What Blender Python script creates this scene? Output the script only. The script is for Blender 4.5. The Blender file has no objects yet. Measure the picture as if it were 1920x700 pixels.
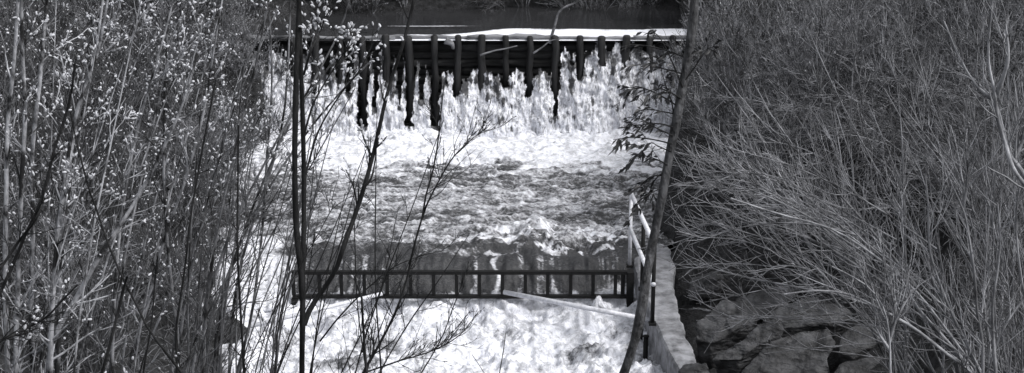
import bpy, math
import numpy as np
from mathutils import Vector
RAD = math.radians
sc = bpy.context.scene
COL = sc.collection
rng = np.random.default_rng(7)

# ------------------------------------------------------------------ camera
CAMZ, PITCH, F = 8.0, RAD(17), 2800.0
cp, sp = math.cos(PITCH), math.sin(PITCH)
cam = bpy.data.cameras.new('camera'); camo = bpy.data.objects.new('camera', cam); COL.objects.link(camo)
camo.location = (0, 0, CAMZ); camo.rotation_euler = (RAD(90) - PITCH, 0, 0)
cam.sensor_width = 36; cam.lens = F / 1920 * 36; cam.clip_end = 2000
sc.camera = camo

def ray(px, py):
    a = (px - 960) / F; b = (350 - py) / F
    return np.array([a, cp + b * sp, -sp + b * cp])
def atz(px, py, z):
    d = ray(px, py); t = (z - CAMZ) / d[2]
    return np.array([0, 0, CAMZ]) + d * t
def aty(px, py, Y):
    d = ray(px, py)
    return np.array([0, 0, CAMZ]) + d * (Y / d[1])
def px_of(X, Y, Z):
    dep = Y * cp - (Z - CAMZ) * sp
    return 960 + F * X / dep

# ------------------------------------------------------------------ noise
def _hash(ix, iy, seed):
    h = (ix.astype(np.int64) * 374761393 + iy.astype(np.int64) * 668265263 + seed * 1442695041) & 0x7fffffff
    h = ((h ^ (h >> 13)) * 1274126177) & 0x7fffffff
    h = h ^ (h >> 16)
    return (h & 0xffff) / 65535.0
def vn(x, y, seed=0):
    x = np.asarray(x, float); y = np.asarray(y, float)
    ix = np.floor(x); iy = np.floor(y); fx = x - ix; fy = y - iy
    fx = fx * fx * fx * (fx * (fx * 6 - 15) + 10); fy = fy * fy * fy * (fy * (fy * 6 - 15) + 10)
    a = _hash(ix, iy, seed); b = _hash(ix + 1, iy, seed); c = _hash(ix, iy + 1, seed); d = _hash(ix + 1, iy + 1, seed)
    return (a * (1 - fx) + b * fx) * (1 - fy) + (c * (1 - fx) + d * fx) * fy
def fbm(x, y, o=4, seed=0, g=0.55):
    s = 0; a = 1; t = 0
    for k in range(o):
        s = s + a * vn(x * 2 ** k + 17.3 * k, y * 2 ** k - 9.1 * k, seed + k); t += a; a *= g
    return s / t
def ridge(x, y, o=4, seed=0, g=0.55):
    s = 0; a = 1; t = 0
    for k in range(o):
        s = s + a * (1 - np.abs(2 * vn(x * 2 ** k + 7.3 * k, y * 2 ** k + 3.1 * k, seed + k) - 1)); t += a; a *= g
    return s / t
def sstep(a, b, x):
    t = np.clip((x - a) / (b - a), 0, 1); return t * t * (3 - 2 * t)

# ------------------------------------------------------------------ mesh helpers
def mesh_from(name, V, faces, smooth=True, attr=None):
    """faces: list of int arrays (n,k)"""
    me = bpy.data.meshes.new(name)
    V = np.ascontiguousarray(V, dtype=np.float32)
    me.vertices.add(len(V)); me.vertices.foreach_set('co', V.ravel())
    idx = np.concatenate([f.ravel() for f in faces]).astype(np.int32)
    tot = np.concatenate([np.full(len(f), f.shape[1]) for f in faces]).astype(np.int32)
    st = np.concatenate([[0], np.cumsum(tot)[:-1]]).astype(np.int32)
    me.loops.add(len(idx)); me.loops.foreach_set('vertex_index', idx)
    me.polygons.add(len(tot)); me.polygons.foreach_set('loop_start', st)
    me.polygons.foreach_set('use_smooth', np.full(len(tot), smooth))
    me.update(calc_edges=True)
    for k, a in (attr or {}).items():
        at = me.attributes.new(k, 'FLOAT', 'POINT'); at.data.foreach_set('value', np.ascontiguousarray(a, dtype=np.float32))
    return me
class Geo:
    def __init__(s): s.V = []; s.Fc = []; s.n = 0
    def add(s, V, faces):
        for f in faces: s.Fc.append(np.asarray(f) + s.n)
        s.V.append(V); s.n += len(V)
    def empty(s): return s.n == 0
    def mesh(s, name, smooth=True): return mesh_from(name, np.concatenate(s.V), s.Fc, smooth)
    def tubes(s, P, R, sides=3, cap=False):
        P = np.asarray(P, float); R = np.asarray(R, float)
        if P.ndim == 2: P = P[None]; R = R[None]
        N, K, _ = P.shape
        T = np.gradient(P, axis=1); T /= np.linalg.norm(T, axis=2, keepdims=True) + 1e-9
        D = P[:, -1] - P[:, 0]; ax = np.argmin(np.abs(D), axis=1)
        A = np.eye(3)[ax][:, None, :]
        U = np.cross(T, A); U /= np.linalg.norm(U, axis=2, keepdims=True) + 1e-9
        W = np.cross(T, U)
        an = np.arange(sides) * 2 * np.pi / sides
        V = P[:, :, None] + R[:, :, None, None] * (np.cos(an)[None, None, :, None] * U[:, :, None] + np.sin(an)[None, None, :, None] * W[:, :, None])
        V = V.reshape(-1, 3)
        i = np.arange(N)[:, None, None] * K * sides; k = np.arange(K - 1)[None, :, None] * sides; j = np.arange(sides)[None, None, :]; j2 = (j + 1) % sides
        Q = np.stack([i + k + j, i + k + j2, i + k + sides + j2, i + k + sides + j], -1).reshape(-1, 4)
        fs = [Q]
        if cap:
            e = (np.arange(N)[:, None] * K * sides + (K - 1) * sides + np.arange(sides)[None]); fs.append(e)
            b = (np.arange(N)[:, None] * K * sides + np.arange(sides)[::-1][None]); fs.append(b)
        s.add(V, fs)
    def ellipsoids(s, C, D, L, W):
        """elongated 6-sided buds: centre base C, direction D, length L, half width W"""
        C = np.asarray(C); D = D / (np.linalg.norm(D, axis=1, keepdims=True) + 1e-9)
        t = np.array([0, .22, .6, .9, 1.0]); w = np.array([.25, .9, 1.0, .55, .08])
        P = C[:, None] + D[:, None] * (L[:, None] * t)[:, :, None]
        s.tubes(P, W[:, None] * w[None], 5)
    def leaves(s, C, D, L, W, droop=0.3, r=None):
        r = r or rng
        n = len(C); D = D / (np.linalg.norm(D, axis=1, keepdims=True) + 1e-9)
        S = np.cross(D, r.normal(size=(n, 3))); S /= np.linalg.norm(S, axis=1, keepdims=True) + 1e-9
        N = np.cross(D, S)
        L = L[:, None]; W = W[:, None]
        tip = C + D * L + np.array([0, 0, -1]) * L * droop
        mid = C + D * L * .5 - N * W * .35
        a = C + D * L * .45 + S * W; b = C + D * L * .45 - S * W
        V = np.stack([C, a, tip, mid, b], 1).reshape(-1, 3)
        o = np.arange(n)[:, None] * 5
        s.add(V, [o + np.array([[0, 1, 3]]), o + np.array([[1, 2, 3]]), o + np.array([[3, 2, 4]]), o + np.array([[0, 3, 4]])])

def link(me, mat, parent=None, name=None, smooth=None):
    o = bpy.data.objects.new(name or me.name, me); COL.objects.link(o)
    if mat: me.materials.append(mat)
    if parent: o.parent = parent
    return o
def tag(o, label=None, cat=None, group=None, kind=None):
    if label: o['label'] = label
    if cat: o['category'] = cat
    if group: o['group'] = group
    if kind: o['kind'] = kind
    return o
def thing(name, label, cat, loc=(0, 0, 0), group=None, rz=0):
    o = bpy.data.objects.new(name, None); COL.objects.link(o); o.location = tuple(float(v) for v in loc); o.rotation_euler = (0, 0, rz)
    o.empty_display_size = .2
    return tag(o, label, cat, group)
def copy_tree(o, parent=None):
    c = o.copy(); COL.objects.link(c); c.parent = parent
    for ch in list(o.children): copy_tree(ch, c)
    return c
def local(V, loc): return V - np.asarray(loc)

# ------------------------------------------------------------------ materials
TINT = (0.965, 0.98, 1.045)
def gc(v): return (v * TINT[0], v * TINT[1], v * TINT[2], 1)
def mat(name, lo, hi, scale=8, rough=.85, bump=.3, bscale=None, stretch=(1, 1, 1), spec=.3, detail=6, dist=.02, contrast=(.35, .65), per=0.0):
    m = bpy.data.materials.new(name); m.use_nodes = True; nt = m.node_tree; N = nt.nodes; Lk = nt.links
    b = N['Principled BSDF']; b.inputs['Roughness'].default_value = rough; b.inputs['Specular IOR Level'].default_value = spec
    tc = N.new('ShaderNodeTexCoord'); mp = N.new('ShaderNodeMapping'); mp.inputs['Scale'].default_value = stretch
    Lk.new(tc.outputs['Object'], mp.inputs[0])
    n = N.new('ShaderNodeTexNoise'); n.inputs['Scale'].default_value = scale; n.inputs['Detail'].default_value = detail; n.inputs['Roughness'].default_value = .65
    Lk.new(mp.outputs[0], n.inputs['Vector'])
    r = N.new('ShaderNodeValToRGB'); r.color_ramp.elements[0].position = contrast[0]; r.color_ramp.elements[1].position = contrast[1]
    r.color_ramp.elements[0].color = gc(lo); r.color_ramp.elements[1].color = gc(hi)
    Lk.new(n.outputs['Fac'], r.inputs[0]); out = r.outputs[0]
    if per:
        oi = N.new('ShaderNodeObjectInfo'); mr = N.new('ShaderNodeMapRange'); mr.inputs['To Min'].default_value = 1 - per; mr.inputs['To Max'].default_value = 1 + per
        Lk.new(oi.outputs['Random'], mr.inputs[0]); hs = N.new('ShaderNodeHueSaturation'); Lk.new(mr.outputs[0], hs.inputs['Value']); Lk.new(out, hs.inputs['Color']); out = hs.outputs[0]
    Lk.new(out, b.inputs['Base Color'])
    if bump:
        n2 = N.new('ShaderNodeTexNoise'); n2.inputs['Scale'].default_value = bscale or scale * 3; n2.inputs['Detail'].default_value = 8; Lk.new(mp.outputs[0], n2.inputs['Vector'])
        bp = N.new('ShaderNodeBump'); bp.inputs['Strength'].default_value = bump; bp.inputs['Distance'].default_value = dist
        Lk.new(n2.outputs['Fac'], bp.inputs['Height']); Lk.new(bp.outputs[0], b.inputs['Normal'])
    return m
M = {}
M['soil'] = mat('leaf litter soil', .005, .04, 9, 1, .8, 30, dist=.05)
M['pale_bark'] = mat('pale willow bark', .07, .36, 7, .85, .3, 60, (1, 1, .3), per=.25)
M['grey_bark'] = mat('grey bark', .03, .29, 5, .85, .3, 60, (1, 1, .3), per=.35)
M['thicket_bark'] = mat('thicket twig bark', .04, .33, 5, .85, .0, per=.35, contrast=(.42, .62))
M['dark_bark'] = mat('dark wet bark', .006, .022, 20, .7, .4, 70, (1, 1, .3), spec=.25)
M['trunk_bark'] = mat('leaning trunk bark', .015, .12, 16, .85, 1.0, 45, (1, 1, .5))
M['catkin'] = mat('willow catkin', .28, .72, 25, .9, .0)
M['bud_leaf'] = mat('budding leaf', .10, .42, 2, .8, .0, per=.2)
M['dark_leaf'] = mat('dark leaf', .01, .05, 5, .5, .0, spec=.4)
M['rock'] = mat('dark slate rock', .012, .085, 3.5, .7, .9, 9, (1, 1, 2.0), dist=.08, spec=.35)
M['concrete'] = mat('weathered concrete', .08, .31, 5.0, .9, .4, 40, dist=.01, contrast=(.3, .62))
M['steel'] = mat('black painted steel', .003, .010, 30, .8, .15, 50, dist=.003)
M['galv'] = mat('galvanised pipe', .55, .78, 20, .5, .1, 50, dist=.002)
M['timber'] = mat('wet timber', .006, .03, 9, .7, .6, 25, (1, 1, .15), dist=.02)
M['plank'] = mat('weir plank', .003, .018, 5, .7, .6, 25, (.2, 1, 1), dist=.02)
M['log'] = mat('grey log', .05, .25, 9, .85, .5, 35, (.2, 1, 1), dist=.01)
M['dead'] = mat('dead grass', .06, .32, 2, .9, 0, per=.2)

def water_mat(name, base, rough, foam_lo=.38, foam_hi=.86, streak=None, bump=.25):
    m = bpy.data.materials.new(name); m.use_nodes = True; nt = m.node_tree; N = nt.nodes; Lk = nt.links
    b = N['Principled BSDF']; outp = N['Material Output']
    b.inputs['Base Color'].default_value = gc(base); b.inputs['Roughness'].default_value = rough; b.inputs['IOR'].default_value = 1.33
    f = N.new('ShaderNodeBsdfPrincipled'); f.inputs['Roughness'].default_value = .7; f.inputs['Specular IOR Level'].default_value = .2
    f.inputs['Subsurface Weight'].default_value = 0
    tc = N.new('ShaderNodeTexCoord'); mp = N.new('ShaderNodeMapping'); Lk.new(tc.outputs['Object'], mp.inputs[0])
    mp.inputs['Scale'].default_value = streak or (1, 1.6, 1)
    n = N.new('ShaderNodeTexNoise'); n.inputs['Scale'].default_value = 6; n.inputs['Detail'].default_value = 8; n.inputs['Roughness'].default_value = .7; n.inputs['Distortion'].default_value = .6
    Lk.new(mp.outputs[0], n.inputs['Vector'])
    r = N.new('ShaderNodeValToRGB'); r.color_ramp.elements[0].position = .38; r.color_ramp.elements[1].position = .56
    r.color_ramp.elements[0].color = gc(foam_lo); r.color_ramp.elements[1].color = gc(foam_hi)
    Lk.new(n.outputs['Fac'], r.inputs[0]); Lk.new(r.outputs[0], f.inputs['Base Color'])
    at = N.new('ShaderNodeAttribute'); at.attribute_name = 'foam'
    # break the foam edge with fine noise
    n3 = N.new('ShaderNodeTexNoise'); n3.inputs['Scale'].default_value = 14; n3.inputs['Detail'].default_value = 6; n3.inputs['Roughness'].default_value = .7; Lk.new(mp.outputs[0], n3.inputs['Vector'])
    sub = N.new('ShaderNodeMath'); sub.operation = 'SUBTRACT'; Lk.new(n3.outputs['Fac'], sub.inputs[0]); sub.inputs[1].default_value = .5
    mul = N.new('ShaderNodeMath'); mul.operation = 'MULTIPLY_ADD'; Lk.new(sub.outputs[0], mul.inputs[0]); mul.inputs[1].default_value = .85; Lk.new(at.outputs['Fac'], mul.inputs[2])
    mr = N.new('ShaderNodeMapRange'); mr.inputs['From Min'].default_value = .25; mr.inputs['From Max'].default_value = .72; mr.interpolation_type = 'SMOOTHSTEP'
    Lk.new(mul.outputs[0], mr.inputs[0])
    mx = N.new('ShaderNodeMixShader'); Lk.new(mr.outputs[0], mx.inputs[0]); Lk.new(b.outputs[0], mx.inputs[1]); Lk.new(f.outputs[0], mx.inputs[2]); Lk.new(mx.outputs[0], outp.inputs[0])
    n2 = N.new('ShaderNodeTexNoise'); n2.inputs['Scale'].default_value = 9; n2.inputs['Detail'].default_value = 7; n2.inputs['Roughness'].default_value = .6; Lk.new(mp.outputs[0], n2.inputs['Vector'])
    bp = N.new('ShaderNodeBump'); bp.inputs['Strength'].default_value = bump; bp.inputs['Distance'].default_value = .06
    Lk.new(n2.outputs['Fac'], bp.inputs['Height']); Lk.new(bp.outputs[0], b.inputs['Normal']); Lk.new(bp.outputs[0], f.inputs['Normal'])
    return m
M['water'] = water_mat('river water', .05, .16, .46, .9, bump=.9)
M['fall'] = water_mat('falling water', .07, .25, .26, .86, (3.0, 3.0, .8), bump=.5)
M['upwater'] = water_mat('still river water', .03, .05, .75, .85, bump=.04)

# ------------------------------------------------------------------ channel layout
def XL(Y): return np.interp(Y, [13, 19, 22, 29, 30.5, 32, 34], [-3.7, -4.1, -4.6, -5.4, -5.3, -4.9, -4.5]) + (fbm(np.asarray(Y, float) * 1.3, np.asarray(Y, float) * 0, 3, 77) - .5) * 1.1 + .1
def XR(Y): return np.interp(Y, [13, 19.4, 22.3, 23, 24.6, 28, 30, 32, 36], [1.9, 1.95, 2.0, 2.35, 2.5, 3.1, 3.6, 3.7, 4.0])
def zw(Y): return np.where(Y > 26, 2.0 * sstep(29.4, 31.2, Y), -.62 * (1 - sstep(20.8, 22.3, Y)))
def terrain(X, Y):
    X = np.asarray(X, float); Y = np.asarray(Y, float)
    s = np.maximum(XL(Y) - X, X - XR(Y) - .52 * sstep(23.5, 22.5, Y))
    sy = Y - (33.6 + .4 * np.sin(X * .7) - .9 * sstep(-2, -5, X))  # far bank across the bend
    s = np.maximum(s, np.where(Y > 30, sy, -9))
    w = zw(Y)
    n = fbm(X * .6, Y * .6, 4, 5) - .5; n2 = fbm(X * 3, Y * 3, 3, 9) - .5
    right = sstep(0, 3, X)
    zb = np.where(Y > 26, 2.0 * sstep(28.3, 30.0, Y), w) + .12 + np.minimum(s, 4) * (.42 + .1 * right) + np.clip(s - 4, 0, 60) * .14 + n * .6 * sstep(0, 1.5, s) + n2 * .22 * sstep(0, .4, s)
    zc = w - .7
    z = np.where(s > 0, zb, np.maximum(zc, w - .7 + (s + .5) * 0))
    z = np.where((s <= 0) & (s > -.25), w - .7 + (s + .25) / .25 * .82, z)
    z = z - .4 * sstep(2.75, 3.1, X) * sstep(5.9, 5.0, X) * sstep(16.0, 17, Y) * sstep(21.2, 20.2, Y)
    near = 1.2 + (11 - Y) * .42 + n * .3
    z = np.where(Y < 13.5, np.where(Y < 12.2, np.maximum(near, -9), near * sstep(13.5, 12.2, Y) + z * (1 - sstep(13.5, 12.2, Y))), z)
    lim = np.where(Y < 24, 1.2 + 0 * Y + .55 * np.maximum(np.abs(X) - 2.5, 0), 99)
    z = np.where((Y < 15.5), np.minimum(z, np.where(Y < 11, z, lim)), z)
    return z
def tz(x, y): return float(terrain(np.array([x]), np.array([y]))[0])

def grid_faces(nx, ny):
    a = np.arange(nx - 1)[None] + np.arange(ny - 1)[:, None] * nx
    return np.stack([a, a + 1, a + 1 + nx, a + nx], -1).reshape(-1, 4)
# ground sheet out to the horizon
gx = np.concatenate([[-900, -400, -150, -60, -35, -24], np.arange(-18, 18.01, .12), [24, 35, 60, 150, 400, 900]])
gy = np.concatenate([[-600, -200, -60, -20, -8], np.arange(-2, 42.01, .12), [48, 60, 90, 160, 400, 1200]])
GX, GY = np.meshgrid(gx, gy); GZ = terrain(GX, GY)
GZ = np.where(np.abs(GX) > 30, np.clip(GZ, 2, 9), GZ); GZ = np.where(GY < -3, 6.2, GZ)
o = link(mesh_from('ground', np.stack([GX, GY, GZ], -1).reshape(-1, 3), [grid_faces(len(gx), len(gy))]), M['soil']); tag(o, 'dark littered earth of the river banks', kind='structure')

# ------------------------------------------------------------------ water: pool, chute, lower pool
def stream_profile():
    pts = [(30.25, 0.0)]
    y = 30.25
    while y > 22.25: y -= .028; pts.append((y, 0.0))
    for t in np.linspace(0.02, 1, 46): pts.append((22.25 - .9 * t, -.62 * t ** 1.7))
    y = 21.35
    while y > 12.4: y -= .028; pts.append((y, -.62))
    return np.array(pts)
pr = stream_profile(); wx = np.arange(-6.6, 4.6, .028)
WX, PY = np.meshgrid(wx, pr[:, 0]); PZ = np.repeat(pr[:, 1][:, None], len(wx), 1)
ppx = px_of(WX, PY, PZ)
tp = np.gradient(pr, axis=0); tp /= np.linalg.norm(tp, axis=1, keepdims=True); nrm = np.stack([-tp[:, 1], tp[:, 0]], 1); nrm *= np.sign(nrm[:, 1:2])
mid = (PY > 22.2); low = (PY < 21.35); chute = ~mid & ~low
# waves
warp = (fbm(WX * .8, PY * .8, 3, 31) - .5) * 1.2
e = sstep(26.8, 29.0, PY)                       # boiling at the foot of the falls
turb = np.exp(-((PY - 23.2) / .9) ** 2) * (.35 + .65 * np.exp(-((WX - .45 - .4 * fbm(WX, PY, 2, 3)) / 1.5) ** 2))
turb = turb * sstep(22.0, 22.5, PY)
h = (ridge(WX * 1.1 + warp, PY * 2.2 + warp, 5, 41, .6) - .6) * (.16 + .16 * turb) + (fbm(WX * 3 + warp, PY * 6, 4, 47) - .5) * .13 + (fbm(WX * 8, PY * 15, 3, 49) - .5) * .045
h = h + e * ((fbm(WX * 2.2, PY * 2.2, 5, 51) - .5) * .28 + .08)
h = h + turb * (fbm(WX * 2.5, PY * 2.5, 5, 61, .6) - .42) * .42
hl = (fbm(WX * 1.6 + warp, PY * 1.6, 6, 71, .62) - .5) * .7 + (ridge(WX * 1.3, PY * 1.3 + warp, 4, 73) - .5) * .15 + (ridge(WX * 5 + warp, PY * 6, 4, 79, .65) - .55) * .16 + sstep(20.6, 21.3, PY) * .08 + .16 * sstep(1.1, 1.9, WX)
hc = (fbm(WX * 5, PY * .9, 4, 81) - .5) * .14 + (fbm(WX * 14, PY * 2, 3, 83) - .5) * .08 + (fbm(WX * 7, PY * 7, 4, 85) - .5) * .07
rp0 = ridge(WX * 1.9 + warp, PY * 7.5 + 2 * warp, 3, 43, .6); h = h + (rp0 - .55) * .12 * sstep(22.3, 23, PY)
H = np.where(mid, h, np.where(low, hl, hc))
b1 = sstep(22.6, 22.2, PY); H = np.where(mid, h * (1 - b1) + hc * b1, H)
b2 = sstep(21.75, 21.35, PY); H = np.where(chute, hc * (1 - b2) + hl * b2, H)
foam_mid = (sstep(26.9, 28.3, PY + (fbm(WX * 1.2, PY * 3.5, 5, 91) - .5) * 2.2 + .1)) * 1.45
foam_mid = np.maximum(foam_mid, np.clip((ridge(WX * 1.0 + warp, PY * 2.4 + warp, 5, 41, .6) - .62) * 4.2, 0, 1) * (.34 + .45 * sstep(25, 28, PY) + .35 * turb))
foam_mid = np.maximum(foam_mid, np.clip(turb * 1.3, 0, 1) * sstep(.44, .66, fbm(WX * 3.2 + warp, PY * 5.5, 6, 97, .7)) * .85)
rp = ridge(WX * 1.9 + warp, PY * 7.5 + 2 * warp, 3, 43, .6)
foam_mid = np.maximum(foam_mid, (.19 + .24 * fbm(WX * .7 + warp, PY * 1.6, 3, 45) + np.clip(rp - .5, 0, 1) * .55) * sstep(22.35, 23.1, PY))
h = h
foam_mid = np.maximum(foam_mid, np.exp(-((WX + 4.15) / .5) ** 2 - ((PY - 22.9) / .5) ** 2) * 1.2)
st = fbm(WX * 7, PY * .5 + 3, 4, 101, .6)
foam_ch = sstep(.45, .8, st) * .42 + (fbm(WX * 9, PY * 5 + PZ * 4, 4, 107, .65) - .5) * .5 + np.exp(-((WX + .25 - .05 * np.sin(PY * 9)) / .06) ** 2) * .6
foam_ch = np.maximum(foam_ch, sstep(1.1, 1.75, WX + .5 * (st - .5)) * sstep(22.0, 21.5, PY) * .9)
foam_ch = np.maximum(foam_ch, sstep(-2.9, -3.8, WX + (st - .5)) * .9)
foam_ch = np.maximum(foam_ch, sstep(21.55, 21.38, PY + (fbm(WX * 3, 0 * PY, 4, 103) - .5) * .5))
fl = .80 + (fbm(WX * 1.5 + warp, PY * 1.5, 5, 111, .6) - .5) * 1.9
foam_lo = np.maximum(np.clip(fl, .42, 1), sstep(20.9, 21.3, PY) * .95)
FO = np.where(mid, foam_mid, np.where(low, foam_lo, foam_ch)); FO = np.where(mid, foam_mid * (1 - b1) + foam_ch * b1, FO); FO = np.where(chute, foam_ch * (1 - b2) + np.maximum(foam_ch, foam_lo) * b2, FO)
V = np.stack([WX, PY + nrm[:, 0][:, None] * H, PZ + nrm[:, 1][:, None] * H], -1).reshape(-1, 3)
gf = grid_faces(len(wx), len(pr)); gf = gf[~((V[gf[:, 0], 0] > 2.42) & (V[gf[:, 0], 1] < 22.7))]
o = link(mesh_from('river_water', V, [gf], attr={'foam': FO.ravel()}), M['water']); tag(o, 'churning river water below the weir', kind='structure')

# upstream water
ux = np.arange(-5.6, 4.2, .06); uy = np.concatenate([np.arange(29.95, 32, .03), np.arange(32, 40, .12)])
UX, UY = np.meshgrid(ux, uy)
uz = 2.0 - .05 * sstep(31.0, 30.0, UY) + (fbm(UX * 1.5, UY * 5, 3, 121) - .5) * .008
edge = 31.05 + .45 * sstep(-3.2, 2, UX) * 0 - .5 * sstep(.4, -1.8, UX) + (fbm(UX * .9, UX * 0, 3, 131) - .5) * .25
sky_band = sstep(edge, edge - .2, UY) * sstep(-4.5, -1.5, UX) + .55 * np.exp(-((UY - 31.25) / .07) ** 2) * sstep(-3.5, -2, UX) * sstep(-.2, -1, UX)  # sky reflection near the crest, painted white through the foam attribute
sky_band = sky_band * (1 - .35 * (fbm(UX * 2, UY * 9, 4, 133) > .6))
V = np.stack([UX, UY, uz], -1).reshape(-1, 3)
o = link(mesh_from('upstream_water', V, [grid_faces(len(ux), len(uy))], attr={'foam': sky_band.ravel()}), M['upwater']); tag(o, 'dark still river water above the weir with a painted pale sky reflection', kind='structure')

# ------------------------------------------------------------------ the weir
CR = 1.97
w = thing('timber_weir', 'dark timber pile weir across the river with white water pouring through it', 'weir', (-1, 30.1, 0))
def part(geo, name, m, root, smooth=True):
    me = geo.mesh(name, smooth); V = np.empty(len(me.vertices) * 3, np.float32); me.vertices.foreach_get('co', V)
    V = V.reshape(-1, 3) - np.array(root.matrix_basis.translation if root.parent is None else root.parent.matrix_basis.translation, np.float32); me.vertices.foreach_set('co', V.ravel()); me.update()
    return link(me, m, root)
# wall of stacked planks with rough depth
wxs = np.arange(-6.2, 4.6, .04); wzs = np.arange(-.6, CR, .02)
A, B = np.meshgrid(wxs, wzs)
lay = np.floor(B / .17 + (fbm(A * .15, B * 0, 2, 5)) * .5); off = (_hash(lay, np.floor(A / 1.7 + lay * .37), 3) - .5) * .1 + (fbm(A * 2, B * 9, 3, 15) - .5) * .09
fr = np.abs((B / .17 + fbm(A * .15, B * 0, 2, 5) * .5) % 1 - .5) * 2
g = Geo(); g.add(np.stack([A, 30.12 + off * 1 + .09 * fr ** 6, B], -1).reshape(-1, 3), [grid_faces(len(wxs), len(wzs))]); part(g, 'plank_wall', M['plank'], w)
posts = [548, 590, 636, 680, 724, 769, 815, 857, 903, 949, 994, 1042, 1087, 1129, 1172, 1218, 1262]
for i, p_ in enumerate(posts):
    c = aty(p_, 84, 29.98); r = .062 + .024 * rng.random(); lean = (rng.random() - .5) * .05
    top = CR + .02 + .06 * rng.random(); K = 12
    zz = np.linspace(-.5, top, K); P = np.stack([c[0] + lean * (zz - 1) + .012 * rng.normal(size=K), np.full(K, 29.98) + .01 * rng.normal(size=K), zz], -1)
    P = np.concatenate([P, P[-1:] + [0, 0, .03], P[-1:] + [0, 0, .04]]); R = np.full(K + 2, r) * (1 + .06 * rng.normal(size=K + 2)); R[-2] = r * .7; R[-1] = r * .1
    g = Geo(); g.tubes(P, R, 10); part(g, 'post', M['timber'], w)
# cap logs
x = -6.0
while x < 4.2:
    L = 1.2 + rng.random() * 1.6; r = .035 + .025 * rng.random(); K = 10
    P = np.stack([np.linspace(x, x + L, K), 30.1 + .03 * rng.normal(size=K) * .4 + (rng.random() - .5) * .1, CR + .02 + .012 * rng.normal(size=K) + (rng.random() - .5) * .05], -1)
    g = Geo(); g.tubes(P, r * (1 + .1 * rng.normal(size=K)), 8, cap=True); part(g, 'cap_log', M['log'], w); x += L * .82

# falling water curtain with a ragged top and gaps
cx = np.arange(-5.9, 4.2, .017); cz = np.arange(-.05, 1.97, .017)
CX, CZ = np.meshgrid(cx, cz)
cpx = px_of(CX, 29.9, CZ)
tx = [540, 600, 640, 680, 740, 790, 815, 835, 870, 905, 940, 965, 990, 1010, 1035, 1055, 1078, 1100, 1128, 1170, 1215, 1300]
ty = [108, 104, 112, 104, 103, 108, 128, 140, 143, 135, 140, 138, 142, 128, 134, 104, 108, 98, 92, 89, 89, 92]
gaps = [(682, 8, 236), (728, 4, 160), (770, 6, 238), (817, 8, 238), (655, 4, 180), (612, 4, 140), (858, 5, 180), (948, 5, 158), (994, 4, 185), (1043, 6, 172), (1043, 2, 220), (1087, 5, 150), (792, 3, 190), (705, 3, 205), (590, 3, 200), (903, 3, 165), (634, 3, 150), (752, 2, 200), (1129, 4, 125), (1172, 4, 112), (746, 2, 170)]
tyy = np.interp(cpx, tx, ty)
ztop = 8 - 29.9 * np.tan(PITCH - np.arctan((350 - tyy) / F))
streak = fbm(CX * 9, CZ * 1.1, 4, 201, .6); blob = fbm(CX * 5, CZ * 4, 4, 203, .6)
fine_ = fbm(CX * 24, CZ * 2.2, 3, 207)
puff = fbm(CX * 6.5, CZ * 5.5, 4, 217, .6)
cov = (ztop - CZ) / .26 + (fine_ - .5) * 1.0 + (puff - .5) * 2.2 + (streak - .5) * .5
wob = (fbm(CX * 0, CZ * 3, 3, 209) - .5) * 8 + (fbm(CX * 12, CZ * 7, 3, 210) - .5) * 10
cpy = 350 + F * np.tan(np.arctan((CAMZ - CZ) / 29.9) - PITCH); gp = 0
for c_, w_, yb in gaps: gp = gp + sstep(w_ + 4, w_ - 1, np.abs(cpx - c_ + wob)) * sstep(yb + 14, yb - 12, cpy)
gap = np.clip(gp, 0, 1) * 2.6
leftness = sstep(-1.3, -2.2, CX)
cov = np.clip(cov, -9, 2.2) - gap
keep = cov > -.1
depth_ = .06 + .42 * ((CR - CZ) / CR) ** 1.3 + (fbm(CX * 3.0, CZ * 1.0, 4, 221) - .45) * .38 * np.clip((CR - CZ) / .8, .15, 1) + (fbm(CX * 8, CZ * 6, 4, 223) - .5) * .15
CY = 30.06 - depth_
mott = fbm(CX * 14, CZ * 5, 4, 215, .65)
foamc = .02 + np.clip((cov + .1), 0, 2.3) * .40 + (streak - .5) * .9 + (mott - .5) * 1.6 + (puff - .5) * 1.5 + (fine_ - .5) * .5 - .12 * leftness * sstep(.3, 1.2, CZ) + .3 * sstep(.6, .0, CZ)
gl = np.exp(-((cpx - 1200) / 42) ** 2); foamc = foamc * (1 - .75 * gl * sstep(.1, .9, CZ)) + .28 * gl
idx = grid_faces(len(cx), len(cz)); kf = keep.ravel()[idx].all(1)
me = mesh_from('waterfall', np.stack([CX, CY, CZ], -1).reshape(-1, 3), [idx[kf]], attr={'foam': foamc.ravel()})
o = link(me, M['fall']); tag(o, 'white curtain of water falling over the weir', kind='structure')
# spray droplets clumps along the falls
n = 3000
sx = rng.uniform(-5.6, 3.8, n); szz = rng.random(n) ** 1.6 * 1.3 + .02; fall_y = 30.06 - (.08 + .42 * ((CR - szz) / CR) ** 1.3) - rng.random(n) * .22
g = Geo(); D = rng.normal(size=(n, 3)) * [.3, .3, 1]; rr = .004 + .008 * rng.random(n)
tzz = np.interp(px_of(sx, fall_y, szz), tx, ty); ok = (szz < .9) & ~np.any([np.abs(px_of(sx, fall_y, szz) - g_[0]) < g_[1] + 5 for g_ in gaps], axis=0) & (szz < (8 - 29.9 * np.tan(PITCH - np.arctan((350 - tzz) / F))))
g.ellipsoids(np.stack([sx, fall_y, szz], -1)[ok], D[ok], rr[ok] * 2.2, rr[ok])
M['spray'] = mat('spray', .6, .85, 5, .6, 0)
o = link(g.mesh('spray'), M['spray']); tag(o, 'white spray in front of the falling water', 'spray', kind='stuff')

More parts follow.
